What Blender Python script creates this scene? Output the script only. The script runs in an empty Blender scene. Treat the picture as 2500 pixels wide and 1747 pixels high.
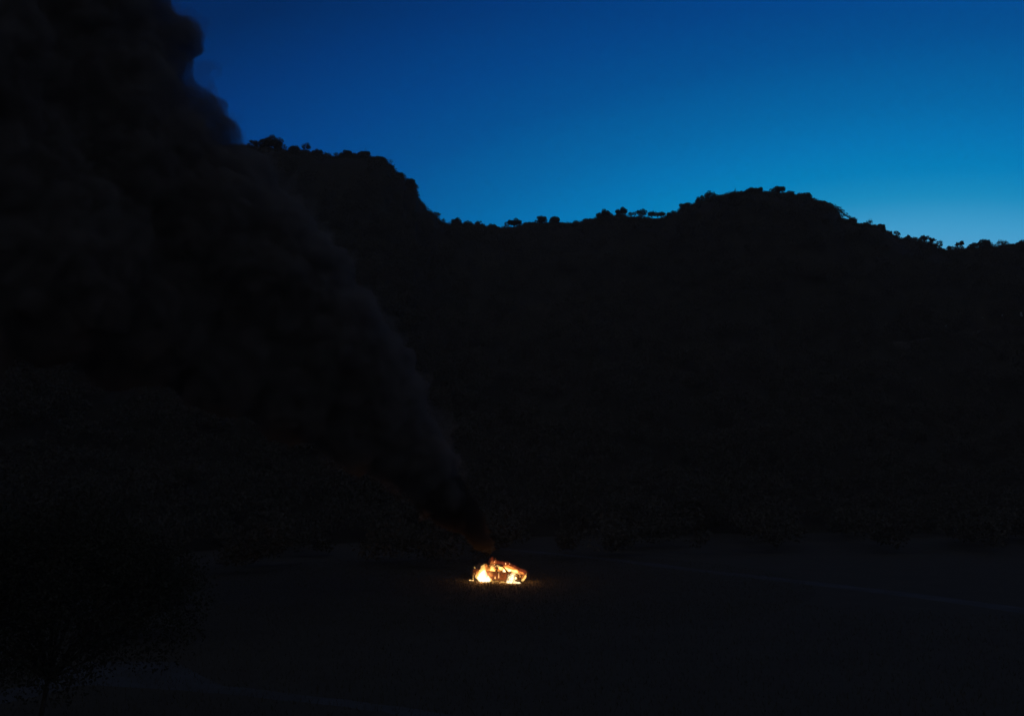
import bpy, bmesh, math, random
import numpy as np
from mathutils import Vector, Matrix, noise

C = bpy.context.scene.collection
SC = bpy.context.scene
R = math.radians

# ------------------------------------------------------------------ camera
CAM_H = 10.0
PITCH = R(6.07)
F_PX = 2431.0            # focal length in photograph pixels (2500 wide)
cam_d = bpy.data.cameras.new('camera')
cam_d.sensor_width = 36.0
cam_d.lens = 36.0 * F_PX / 2500.0
cam_d.clip_end = 20000
cam_d.clip_start = 0.1
cam = bpy.data.objects.new('camera', cam_d)
cam.location = (0, 0, CAM_H)
cam.rotation_euler = (R(90) + PITCH, 0, 0)
C.objects.link(cam)
SC.camera = cam

# ------------------------------------------------------------------ dusk sky
world = bpy.data.worlds.new('World')
SC.world = world
world.use_nodes = True
nt = world.node_tree
for n in list(nt.nodes):
    nt.nodes.remove(n)
N = nt.nodes.new
L = nt.links.new


def wm(op, a, b=None, c=None):
    n = N('ShaderNodeMath'); n.operation = op
    for i, v in enumerate((a, b, c)):
        if v is None:
            continue
        if hasattr(v, 'links'):
            L(v, n.inputs[i])
        else:
            n.inputs[i].default_value = v
    return n.outputs[0]


def srgb(r, g, b):
    def f(v):
        v /= 255.0
        return v / 12.92 if v <= 0.04045 else ((v + 0.055) / 1.055) ** 2.4
    return (f(r), f(g), f(b), 1.0)


tc = N('ShaderNodeTexCoord')
sep = N('ShaderNodeSeparateXYZ'); L(tc.outputs['Generated'], sep.inputs[0])
GLOW_AZ = R(20)
gx, gy = math.sin(GLOW_AZ), math.cos(GLOW_AZ)
hx = wm('MULTIPLY', sep.outputs[0], gx)
hdot = wm('MULTIPLY_ADD', sep.outputs[1], gy, hx)
hlen = wm('SQRT', wm('ADD', wm('ADD', wm('MULTIPLY', sep.outputs[0], sep.outputs[0]),
                               wm('MULTIPLY', sep.outputs[1], sep.outputs[1])), 1e-6))
cosaz = wm('MAXIMUM', wm('MINIMUM', wm('DIVIDE', hdot, hlen), 1.0), -1.0)
daz = wm('ARCCOSINE', cosaz)
elev = wm('ARCSINE', wm('MAXIMUM', wm('MINIMUM', sep.outputs[2], 1.0), 0.0))
DEG = 180 / math.pi
t2 = wm('ADD', wm('POWER', wm('MULTIPLY', daz, 0.55 * DEG), 2.0),
        wm('POWER', wm('MULTIPLY', elev, DEG), 2.0))
tt = wm('DIVIDE', wm('SQRT', t2), 90.0)
ramp = N('ShaderNodeValToRGB'); L(tt, ramp.inputs[0])
stops = [(0, (150, 185, 205)), (8, (120, 180, 215)), (11.0, (88, 172, 219)), (12.6, (66, 162, 212)), (14.2, (24, 143, 197)),
         (15.6, (0, 130, 191)), (17.2, (0, 118, 184)), (19.0, (0, 104, 170)), (22.2, (0, 82, 151)), (24.9, (0, 69, 140)), (28.2, (0, 54, 120)),
         (31.2, (0, 40, 94)), (38, (0, 28, 76)), (50, (0, 20, 56)), (88, (2, 12, 34))]
el = ramp.color_ramp.elements
while len(el) > 1:
    el.remove(el[0])
el[0].position = stops[0][0] / 90; el[0].color = srgb(*stops[0][1])
for s, c in stops[1:]:
    e = el.new(s / 90); e.color = srgb(*c)
bg = N('ShaderNodeBackground'); L(ramp.outputs[0], bg.inputs[0]); bg.inputs[1].default_value = 1.0
wo = N('ShaderNodeOutputWorld'); L(bg.outputs[0], wo.inputs[0])

# ------------------------------------------------------------------ added fill from behind the camera, lifts the dark land
sd = bpy.data.lights.new('fill_lamp', 'SUN')
sd.energy = 0.30
sd.angle = R(170)
sd.color = (1.0, 0.97, 0.96)
fill_ob = bpy.data.objects.new('fill_lamp', sd)
fill_ob.rotation_euler = Vector((-0.05, 0.90, -0.42)).to_track_quat('-Z', 'Y').to_euler()
C.objects.link(fill_ob)

SC.view_settings.view_transform = 'Standard'
SC.view_settings.look = 'None'
SC.view_settings.exposure = 0.0
SC.view_settings.gamma = 1.0
SC.view_settings.use_curve_mapping = False
SC.render.engine = 'CYCLES'
SC.cycles.use_denoising = True
SC.cycles.max_bounces = 6
SC.cycles.volume_bounces = 1
SC.cycles.transparent_max_bounces = 12
SC.cycles.volume_max_steps = 256


# ================================================================== helpers
def ray(px, py):
    x = (px - 1250.0) / F_PX
    u = (873.5 - py) / F_PX
    return Vector((x, math.cos(PITCH) - u * math.sin(PITCH), math.sin(PITCH) + u * math.cos(PITCH)))


def ground_pt(px, py, z=0.0):
    d = ray(px, py)
    t = (z - CAM_H) / d.z
    return Vector((d.x * t, d.y * t, z))


def at_dist(px, py, dist):
    """the point seen at a pixel, at a horizontal distance from the viewpoint"""
    d = ray(px, py)
    t = dist / math.hypot(d.x, d.y)
    return Vector((d.x * t, d.y * t, CAM_H + d.z * t))


def mat_basic(name, color, rough=0.9, var=0.0, scale=3.0, metallic=0.0, bump=0.0, color2=None, spec=0.3):
    m = bpy.data.materials.new(name); m.use_nodes = True
    t = m.node_tree
    b = t.nodes['Principled BSDF']
    b.inputs['Roughness'].default_value = rough
    b.inputs['Metallic'].default_value = metallic
    b.inputs['Specular IOR Level'].default_value = spec
    co = t.nodes.new('ShaderNodeTexCoord')
    nz = t.nodes.new('ShaderNodeTexNoise'); nz.inputs['Scale'].default_value = scale
    nz.inputs['Detail'].default_value = 6
    t.links.new(co.outputs['Object'], nz.inputs['Vector'])
    mx = t.nodes.new('ShaderNodeMix'); mx.data_type = 'RGBA'
    c1 = tuple(color) + (1,)
    c2 = tuple(color2) + (1,) if color2 else tuple(v * (1 - var) for v in color) + (1,)
    mx.inputs[6].default_value = c1; mx.inputs[7].default_value = c2
    mr = t.nodes.new('ShaderNodeMapRange')
    mr.inputs[1].default_value = 0.35; mr.inputs[2].default_value = 0.65
    t.links.new(nz.outputs[0], mr.inputs[0])
    t.links.new(mr.outputs[0], mx.inputs[0])
    t.links.new(mx.outputs[2], b.inputs['Base Color'])
    if bump:
        bp = t.nodes.new('ShaderNodeBump'); bp.inputs['Strength'].default_value = bump
        t.links.new(nz.outputs[0], bp.inputs['Height']); t.links.new(bp.outputs[0], b.inputs['Normal'])
    return m


def mat_volume_fire(name, color, strength, detail=0.0, scale=2.5, absorb=0.0):
    m = bpy.data.materials.new(name); m.use_nodes = True
    t = m.node_tree
    for n in list(t.nodes):
        t.nodes.remove(n)
    o = t.nodes.new('ShaderNodeOutputMaterial')
    em = t.nodes.new('ShaderNodeEmission')
    em.inputs[0].default_value = tuple(color) + (1,)
    em.inputs[1].default_value = strength
    if detail:
        co = t.nodes.new('ShaderNodeTexCoord')
        mp = t.nodes.new('ShaderNodeMapping'); mp.inputs['Scale'].default_value = (1, 1, 0.55)
        nz = t.nodes.new('ShaderNodeTexNoise'); nz.inputs['Scale'].default_value = scale
        nz.inputs['Detail'].default_value = 3; nz.inputs['Distortion'].default_value = 0.8
        mr = t.nodes.new('ShaderNodeMapRange')
        mr.inputs[1].default_value = 0.38; mr.inputs[2].default_value = 0.68
        mr.inputs[3].default_value = strength * (1 - detail); mr.inputs[4].default_value = strength * (1 + detail)
        t.links.new(co.outputs['Object'], mp.inputs[0]); t.links.new(mp.outputs[0], nz.inputs['Vector'])
        t.links.new(nz.outputs[0], mr.inputs[0]); t.links.new(mr.outputs[0], em.inputs[1])
    t.links.new(em.outputs[0], o.inputs['Volume'])
    return m


def mat_emit(name, color, strength):
    m = bpy.data.materials.new(name); m.use_nodes = True
    t = m.node_tree
    b = t.nodes['Principled BSDF']
    b.inputs['Base Color'].default_value = (0.02, 0.01, 0.01, 1)
    b.inputs['Emission Color'].default_value = tuple(color) + (1,)
    b.inputs['Emission Strength'].default_value = strength
    return m


def mat_smoke(name, density, color, aniso=0.3):
    m = bpy.data.materials.new(name); m.use_nodes = True
    t = m.node_tree
    for n in list(t.nodes):
        t.nodes.remove(n)
    o = t.nodes.new('ShaderNodeOutputMaterial')
    v = t.nodes.new('ShaderNodeVolumePrincipled')
    v.inputs['Color'].default_value = tuple(color) + (1,)
    v.inputs['Density'].default_value = density
    v.inputs['Anisotropy'].default_value = aniso
    v.inputs['Absorption Color'].default_value = (0, 0, 0, 1)
    t.links.new(v.outputs[0], o.inputs['Volume'])
    return m


def link_mesh(name, me, mat=None, parent=None, smooth=False):
    o = bpy.data.objects.new(name, me)
    if mat is not None:
        me.materials.append(mat)
    if smooth:
        me.polygons.foreach_set('use_smooth', [True] * len(me.polygons))
    C.objects.link(o)
    if parent is not None:
        o.parent = parent
    return o


def from_arrays(name, verts, faces, mat=None, parent=None, smooth=False):
    me = bpy.data.meshes.new(name)
    me.from_pydata([tuple(v) for v in verts], [], [tuple(f) for f in faces])
    me.update()
    return link_mesh(name, me, mat, parent, smooth)


def fast_quads(name, quads, mat=None, parent=None):
    """quads: numpy (n,k,3) - n separate faces of k corners"""
    q = np.asarray(quads, dtype=np.float32)
    n, k = q.shape[0], q.shape[1]
    me = bpy.data.meshes.new(name)
    me.vertices.add(n * k); me.loops.add(n * k); me.polygons.add(n)
    me.vertices.foreach_set('co', q.reshape(-1))
    me.loops.foreach_set('vertex_index', np.arange(n * k, dtype=np.int32))
    me.polygons.foreach_set('loop_start', np.arange(0, n * k, k, dtype=np.int32))
    me.update(calc_edges=True)
    return link_mesh(name, me, mat, parent)


def empty(name, loc, rz=0, label=None, cat=None, group=None):
    o = bpy.data.objects.new(name, None)
    o.location = loc; o.rotation_euler = (0, 0, rz)
    o.empty_display_size = 0.3
    C.objects.link(o)
    tag(o, label, cat, group)
    return o


def tag(o, label=None, cat=None, group=None, kind=None):
    if label: o['label'] = label
    if cat: o['category'] = cat
    if group: o['group'] = group
    if kind: o['kind'] = kind
    return o


def tube_mesh(paths, sides=6):
    """paths: list of lists of (point, radius) -> verts, faces"""
    V, Fc = [], []
    for path in paths:
        base = len(V)
        n = len(path)
        for i, (p, r) in enumerate(path):
            p = Vector(p)
            a = Vector(path[max(i - 1, 0)][0]); b = Vector(path[min(i + 1, n - 1)][0])
            d = (b - a).normalized() if (b - a).length > 1e-9 else Vector((0, 0, 1))
            s = d.cross(Vector((0, 1, 0.01)))
            if s.length < 0.05:
                s = d.cross(Vector((1, 0, 0)))
            s.normalize(); u = s.cross(d)
            for k in range(sides):
                an = 2 * math.pi * k / sides
                V.append(p + (s * math.cos(an) + u * math.sin(an)) * r)
        for i in range(n - 1):
            for k in range(sides):
                k2 = (k + 1) % sides
                Fc.append((base + i * sides + k, base + i * sides + k2, base + (i + 1) * sides + k2, base + (i + 1) * sides + k))
        Fc.append([base + k for k in range(sides)][::-1])
        Fc.append([base + (n - 1) * sides + k for k in range(sides)])
    return V, Fc


# ================================================================== materials
M = {}
M['meadow'] = mat_basic('meadow_soil', (0.036, 0.038, 0.036), 1.0, scale=0.35, color2=(0.031, 0.033, 0.031), bump=0.2, spec=0.1)
M['grass'] = mat_basic('grass_blade', (0.040, 0.044, 0.034), 0.8, scale=1.5, color2=(0.046, 0.044, 0.034), spec=0.1)
M['track'] = mat_basic('gravel_sky_tint', (0.044, 0.055, 0.074), 0.95, scale=0.5, color2=(0.034, 0.040, 0.048), bump=0.2, spec=0.1)  # blue of the reflected sky is put into the gravel colour
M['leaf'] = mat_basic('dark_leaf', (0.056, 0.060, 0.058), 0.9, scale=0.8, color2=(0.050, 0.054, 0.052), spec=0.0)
M['leaf_near'] = mat_basic('darker_leaf', (0.030, 0.034, 0.030), 0.9, scale=0.8, color2=(0.026, 0.030, 0.026), spec=0.0)  # same leaf in a darker tone for the near left trees
M['leaf_thin'] = mat_basic('thin_leaf', (0.055, 0.055, 0.045), 0.8, scale=0.8, color2=(0.036, 0.038, 0.03), spec=0.15)
M['bark'] = mat_basic('bark', (0.05, 0.044, 0.038), 0.95, scale=4, color2=(0.035, 0.03, 0.026), spec=0.1)
M['rock'] = mat_basic('rock_sky_tint', (0.30, 0.40, 0.48), 0.9, scale=2, color2=(0.22, 0.28, 0.34), bump=0.3, spec=0.1)  # sky reflection painted in as a blue tint of the stone
M['char'] = mat_basic('charred_paint', (0.060, 0.022, 0.020), 0.8, scale=5, color2=(0.022, 0.012, 0.012), bump=0.2, spec=0.3)
M['rust'] = mat_basic('burnt_steel', (0.14, 0.07, 0.045), 0.85, scale=7, color2=(0.05, 0.03, 0.025), bump=0.2, spec=0.2)
M['black'] = mat_basic('scorched_black', (0.022, 0.02, 0.02), 0.8, scale=9, color2=(0.04, 0.034, 0.03), spec=0.2)
M['tyre'] = mat_basic('burnt_tyre', (0.018, 0.017, 0.017), 0.95, scale=12, color2=(0.03, 0.026, 0.024), spec=0.1)
M['glass'] = mat_basic('sooty_glass', (0.10, 0.085, 0.07), 0.25, scale=6, color2=(0.05, 0.045, 0.04), spec=0.5)


# add a large-scale albedo variation for the hillside: rock faces and scrub
def hill_material():
    m = bpy.data.materials.new('scrubby_hillside'); m.use_nodes = True
    t = m.node_tree; b = t.nodes['Principled BSDF']
    b.inputs['Roughness'].default_value = 1.0; b.inputs['Specular IOR Level'].default_value = 0.05
    co = t.nodes.new('ShaderNodeTexCoord')
    n1 = t.nodes.new('ShaderNodeTexNoise'); n1.inputs['Scale'].default_value = 0.035; n1.inputs['Detail'].default_value = 8
    n2 = t.nodes.new('ShaderNodeTexNoise'); n2.inputs['Scale'].default_value = 0.5; n2.inputs['Detail'].default_value = 5
    t.links.new(co.outputs['Object'], n1.inputs['Vector']); t.links.new(co.outputs['Object'], n2.inputs['Vector'])
    r = t.nodes.new('ShaderNodeValToRGB')
    r.color_ramp.elements[0].position = 0.35; r.color_ramp.elements[0].color = (0.026, 0.029, 0.028, 1)
    r.color_ramp.elements[1].position = 0.7; r.color_ramp.elements[1].color = (0.034, 0.036, 0.034, 1)
    t.links.new(n1.outputs[0], r.inputs[0])
    mx = t.nodes.new('ShaderNodeMix'); mx.data_type = 'RGBA'; mx.blend_type = 'MULTIPLY'; mx.inputs[0].default_value = 0.6
    t.links.new(r.outputs[0], mx.inputs[6]); t.links.new(n2.outputs[0], mx.inputs[7])
    t.links.new(mx.outputs[2], b.inputs['Base Color'])
    bp = t.nodes.new('ShaderNodeBump'); bp.inputs['Strength'].default_value = 0.5
    t.links.new(n2.outputs[0], bp.inputs['Height']); t.links.new(bp.outputs[0], b.inputs['Normal'])
    return m


M['hill'] = hill_material()

# ================================================================== terrain
RIDGE = [(-900, 330), (-400, 318), (0, 330), (300, 345), (590, 360), (640, 363), (700, 370), (760, 376), (800, 383), (815, 386),
         (828, 383), (900, 384), (930, 390), (943, 394), (952, 408), (968, 424), (986, 430), (992, 445), (1012, 449), (1018, 458),
         (1020, 490), (1030, 496), (1042, 515), (1060, 524), (1078, 543), (1095, 549), (1150, 550), (1200, 556), (1250, 556),
         (1300, 547), (1350, 545), (1400, 546), (1450, 535), (1480, 527), (1530, 531), (1560, 532), (1600, 537), (1650, 524),
         (1665, 512), (1690, 503), (1720, 492), (1760, 479), (1790, 472), (1865, 470), (1900, 472), (1950, 479), (1990, 490),
         (2010, 495), (2035, 503), (2050, 520), (2058, 538), (2080, 541), (2100, 550), (2140, 553), (2160, 562), (2180, 576),
         (2200, 584), (2240, 588), (2280, 595), (2290, 605), (2305, 611), (2350, 609), (2380, 608), (2420, 606), (2450, 599),
         (2480, 596), (2500, 593), (2700, 575), (3000, 590), (3500, 620)]


def az_of(px, py):
    d = ray(px, py)
    return math.atan2(d.x, d.y)


def tan_of(px, py):
    d = ray(px, py)
    return d.z / math.hypot(d.x, d.y)


ridge_az = [az_of(x, y) for x, y in RIDGE]
ridge_tan = [tan_of(x, y) for x, y in RIDGE]
# all round: hills close the valley at the sides and stay low behind the viewer
full_az = [-math.pi, R(-150), R(-110), R(-75)] + ridge_az + [R(72), R(110), R(150), math.pi]
full_tan = [0.06, 0.06, 0.14, 0.26] + ridge_tan + [0.16, 0.10, 0.06, 0.06]


def ridge_tan_at(az):
    return float(np.interp(az, full_az, full_tan))


def ridge_dist(az):
    a = math.degrees(az)
    return float(np.interp(a, [-180, -60, -25, -10, -6, -4, 0, 8, 14, 20, 27, 60, 180],
                           [700, 300, 318, 335, 345, 372, 400, 380, 362, 368, 390, 420, 700]))


def foot_dist(az):
    a = math.degrees(az)
    return float(np.interp(a, [-180, -60, -30, -15, 0, 10, 20, 30, 60, 180],
                           [400, 90, 105, 125, 138, 148, 156, 162, 170, 400]))


def fbm(x, y, s, o=4):
    return noise.fractal(Vector((x * s, y * s, 3.7)), 1.0, 2.0, o)


def terrain_z(x, y):
    r = math.hypot(x, y); az = math.atan2(x, y)
    r0, r1 = foot_dist(az), ridge_dist(az)
    if r <= r0:
        return 0.0
    T = ridge_tan_at(az); H = CAM_H + T * r1
    s = (r - r0) / (r1 - r0)
    if s <= 1:
        z = H * (0.35 * s * s * (3 - 2 * s) + 0.65 * s ** 1.15)
        w = max(0.0, min(1.0, s * 8)) * max(0.0, min(1, (1 - s) * 5))
        z += w * (fbm(x, y, 0.02) * 7 + fbm(x + 50, y, 0.08, 5) * 2.2)
        lim = CAM_H + r * T * (1.0 - 0.07 * (1 - s))
        if s > 0.9995:
            return H
        z = min(z, lim)
        return max(z, 0.0)
    q = (r - r1)
    return max(H - 0.32 * q + 0.00008 * q * q + fbm(x, y, 0.02) * 1.5 * min(1, q / 20), 6.0) if q < 900 else 6.0


az_list = []
a = -180.0
while a < 180:
    az_list.append(R(a))
    if -29 < a < 29:
        a += 0.07
    elif -40 < a < 40:
        a += 0.5
    else:
        a += 3.0
rings = [0.0, 12, 25, 40, 60, 90, 120, 150]
radial_s = [0.0, .03, .07, .12, .18, .25, .32, .39, .46, .53, .6, .67, .74, .80, .85, .9, .94, .97, .985, 1.0]
beyond = [3, 10, 30, 80, 200, 500, 1200, 4000, 9000]
V, Fc = [], []
cols = []
for az in az_list:
    r0, r1 = foot_dist(az), ridge_dist(az)
    rs = [r0 * k for k in (0.02, 0.15, 0.3, 0.5, 0.75)] + [r0 + (r1 - r0) * s for s in radial_s] + [r1 + b for b in beyond]
    col = []
    for r in rs:
        x, y = r * math.sin(az), r * math.cos(az)
        col.append(len(V)); V.append((x, y, terrain_z(x, y)))
    cols.append(col)
nc = len(cols)
ctr = len(V); V.append((0, 0, 0))
for i in range(nc):
    c1, c2 = cols[i], cols[(i + 1) % nc]
    Fc.append((ctr, c2[0], c1[0]))
    for k in range(len(c1) - 1):
        Fc.append((c1[k], c2[k], c2[k + 1], c1[k + 1]))
SPLIT = 5    # rings below this index are the valley floor
ground_faces = [f for f in Fc if all((v == ctr or (v % len(cols[0])) <= SPLIT) for v in f)]
hill_faces = [f for f in Fc if not all((v == ctr or (v % len(cols[0])) <= SPLIT) for v in f)]


def compact(V, faces):
    used = sorted({v for f in faces for v in f}); mp = {v: i for i, v in enumerate(used)}
    return [V[v] for v in used], [tuple(mp[v] for v in f) for f in faces]


v_, f_ = compact(V, ground_faces)
tag(from_arrays('ground', v_, f_, M['meadow'], smooth=True), 'dark flat meadow on the valley floor', kind='structure')
v_, f_ = compact(V, hill_faces)
tag(from_arrays('hills', v_, f_, M['hill'], smooth=False), 'dark wooded ridge closing the valley', kind='structure')


# ---- gravel road beyond the car, and the pale pull-in at the lower left
def strip(name, pts, mat, z=0.012, edge=0.12, seed=1, label=None):
    rnd = random.Random(seed)
    V, Fc = [], []
    fine = []
    for i in range(len(pts) - 1):
        (p, w), (q, w2) = pts[i], pts[i + 1]
        n = max(2, int((Vector(q) - Vector(p)).length / 0.8))
        for k in range(n):
            t = k / n
            fine.append((Vector(p).lerp(Vector(q), t), w + (w2 - w) * t))
    fine.append((Vector(pts[-1][0]), pts[-1][1]))
    for i, (p, w) in enumerate(fine):
        a_ = fine[max(0, i - 1)][0]; b_ = fine[min(len(fine) - 1, i + 1)][0]
        d = (b_ - a_).normalized(); n = Vector((-d.y, d.x, 0))
        l = w / 2 + rnd.uniform(-edge, edge) + 0.25 * noise.noise(Vector((i * .13, 1, seed)))
        r = w / 2 + rnd.uniform(-edge, edge) + 0.25 * noise.noise(Vector((i * .13, 5, seed)))
        for k in range(5):
            s = -l + (l + r) * k / 4
            c = p + n * s
            V.append((c.x, c.y, z + (0.03 * (1 - abs(k - 2) / 2)) - (0.012 if k in (0, 4) else 0)))
    for i in range(len(fine) - 1):
        for k in range(4):
            b = i * 5 + k
            Fc.append((b, b + 1, b + 6, b + 5))
    o = from_arrays(name, V, Fc, mat, smooth=True)
    tag(o, label, kind='structure')
    return o


def gp(px, py):
    p = ground_pt(px, py); return (p.x, p.y, 0)


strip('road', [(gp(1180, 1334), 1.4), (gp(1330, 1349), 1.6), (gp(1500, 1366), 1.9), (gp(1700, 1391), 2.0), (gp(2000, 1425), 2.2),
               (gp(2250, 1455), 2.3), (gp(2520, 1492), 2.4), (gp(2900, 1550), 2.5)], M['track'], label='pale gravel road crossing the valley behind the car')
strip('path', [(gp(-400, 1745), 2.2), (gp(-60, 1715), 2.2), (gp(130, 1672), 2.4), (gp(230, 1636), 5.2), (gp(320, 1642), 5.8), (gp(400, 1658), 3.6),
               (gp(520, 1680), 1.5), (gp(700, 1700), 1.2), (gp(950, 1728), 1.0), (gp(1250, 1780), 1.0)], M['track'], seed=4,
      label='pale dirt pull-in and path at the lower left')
# narrow ledge track on the right hillside
V, Fc = [], []
lp = []


def hill_hit(px, py):
    d = ray(px, py)
    k = math.hypot(d.x, d.y)
    r = 60.0
    while r < 420:
        x, y = d.x / k * r, d.y / k * r
        if CAM_H + d.z / k * r < terrain_z(x, y):
            break
        r += 0.25
    return Vector((d.x / k * r, d.y / k * r, terrain_z(d.x / k * r, d.y / k * r)))


for px, py in [(2180, 838), (2240, 832), (2310, 823), (2350, 815), (2400, 808), (2450, 800), (2500, 795), (2560, 789), (2640, 784)]:
    lp.append(hill_hit(px, py))
fine = []
for a_, b_ in zip(lp[:-1], lp[1:]):
    for k in range(6):
        fine.append(a_.lerp(b_, k / 6))
for i, p in enumerate(fine):
    out = Vector((-p.x, -p.y, 0)).normalized()
    zz = terrain_z(p.x, p.y)
    a1 = p + out * 1.1; a2 = p - out * 1.3
    V += [(a1.x, a1.y, zz - 2.2), (a1.x, a1.y, zz + .25), (a2.x, a2.y, zz + 0.45)]
for i in range(len(fine) - 1):
    b = i * 3
    Fc += [(b, b + 3, b + 4, b + 1), (b + 1, b + 4, b + 5, b + 2)]
tag(from_arrays('hill_path', V, Fc, mat_basic('hill_path_dirt', (0.08, 0.085, 0.09), 1.0, scale=1, color2=(0.05, 0.05, 0.055), spec=.05)),
    'faint ledge path climbing the right hillside', kind='structure')

stone_labels = ['pale upright stone farthest left above the ledge path', 'tall faint stone second from the left above the ledge path',
                'dimmest grey stone between two brighter ones on the right hillside', 'pale stone at the right edge above the ledge path']
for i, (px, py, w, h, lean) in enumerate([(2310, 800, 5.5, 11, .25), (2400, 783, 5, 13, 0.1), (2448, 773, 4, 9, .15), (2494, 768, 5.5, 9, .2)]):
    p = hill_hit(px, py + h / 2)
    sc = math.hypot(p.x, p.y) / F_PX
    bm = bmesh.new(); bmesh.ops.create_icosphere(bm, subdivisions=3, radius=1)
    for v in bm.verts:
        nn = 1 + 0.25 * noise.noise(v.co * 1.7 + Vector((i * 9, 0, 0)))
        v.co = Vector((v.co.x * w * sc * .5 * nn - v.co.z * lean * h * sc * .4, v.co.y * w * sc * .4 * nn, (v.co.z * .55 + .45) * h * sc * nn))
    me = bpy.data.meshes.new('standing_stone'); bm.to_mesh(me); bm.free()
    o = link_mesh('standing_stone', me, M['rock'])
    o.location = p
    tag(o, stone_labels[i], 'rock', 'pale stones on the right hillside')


# ================================================================== trees
def leaf_faces(rng, centers, radii, n_each, size):
    """leaf-sprig quads spread through clump ellipsoids"""
    out = []
    for c, r, n in zip(centers, radii, n_each):
        u = rng.normal(size=(n, 3)); u /= np.linalg.norm(u, axis=1)[:, None]
        rad = rng.uniform(0.35, 1.0, n) ** 0.6
        p = np.array(c)[None] + u * rad[:, None] * np.array(r)[None]
        t1 = rng.normal(size=(n, 3)); t1 /= np.linalg.norm(t1, axis=1)[:, None]
        t2 = rng.normal(size=(n, 3)); t2 -= (t2 * t1).sum(1)[:, None] * t1; t2 /= np.linalg.norm(t2, axis=1)[:, None]
        s = size * rng.uniform(0.6, 1.4, n)[:, None]
        out.append(np.stack([p - t1 * s, p + t2 * s * .55, p + t1 * s, p - t2 * s * .55], axis=1))
    return np.concatenate(out)


def build_tree(name, base, height, width, seed, density=1.0, lean=0.0, trunk_frac=0.35, flat=1.0, label=None,
               group=None, leaf=0.22, mat='leaf', cat='tree', clumps=None, tr=None, skirt=False):
    rng = np.random.default_rng(seed); rnd = random.Random(seed)
    root = empty(name, base, 0, label, cat, group)
    n_cl = clumps or max(7, int(8 + width * 2.0))
    z0 = height * trunk_frac
    centers, radii, counts = [], [], []
    for i in range(n_cl):
        f = (i + .5) / n_cl * 2 - 1
        rr = width / 2 * 0.80
        cx = f * rr + rnd.uniform(-.12, .12) * width
        cy = rnd.uniform(-1, 1) * rr * math.sqrt(max(0, 1 - f * f))
        top = math.sqrt(max(0.05, 1 - (cx / (width * .62)) ** 2 * flat))
        cz = z0 + (height * 0.84 - z0) * top * (rnd.uniform(.62, 1.0) if i % 2 else rnd.uniform(0.12, .8))
        r = width * rnd.uniform(.10, .24)
        r = min(r, height * 0.3)
        centers.append((cx + lean * cz, cy, cz)); radii.append((r * 1.15, r * 1.15, r * 0.95))
        counts.append(int(max(8, density * 14.0 * (r / leaf) ** 1.6)))
    if skirt:
        for i in range(5):
            r = min(width * rnd.uniform(.13, .2), .9)
            centers.append((rnd.uniform(-.46, .46) * width, rnd.uniform(-.3, .3) * width, height * rnd.uniform(.08, .3)))
            radii.append((r * 1.3, r * 1.2, r)); counts.append(int(max(8, density * 10 * (r / leaf) ** 1.6)))
    # trunk and limbs
    tr = tr or max(0.07, height * 0.03)
    fork = Vector((lean * z0, 0, z0 * 0.75))
    paths = [[((0, 0, -0.4), tr * 1.4), ((rnd.uniform(-.05, .05), 0, z0 * .35), tr), (fork, tr * .85)]]
    for c in centers:
        cv = Vector(c)
        mid = fork.lerp(cv, .5) + Vector((rnd.uniform(-.1, .1) * width, rnd.uniform(-.1, .1) * width, rnd.uniform(-.02, .08) * height))
        paths.append([(fork, tr * .5), (mid, tr * .32), (cv, tr * .12)])
        for k in range(3):
            e = cv + Vector((rnd.uniform(-1, 1), rnd.uniform(-1, 1), rnd.uniform(-.3, 1))) * width * .15
            paths.append([(mid.lerp(cv, .6), tr * .18), (e, tr * .06)])
    v, f = tube_mesh(paths, 5)
    from_arrays('trunk', v, f, M['bark'], root)
    fast_quads('crown', leaf_faces(rng, centers, radii, counts, leaf), M[mat], root)
    return root


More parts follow.
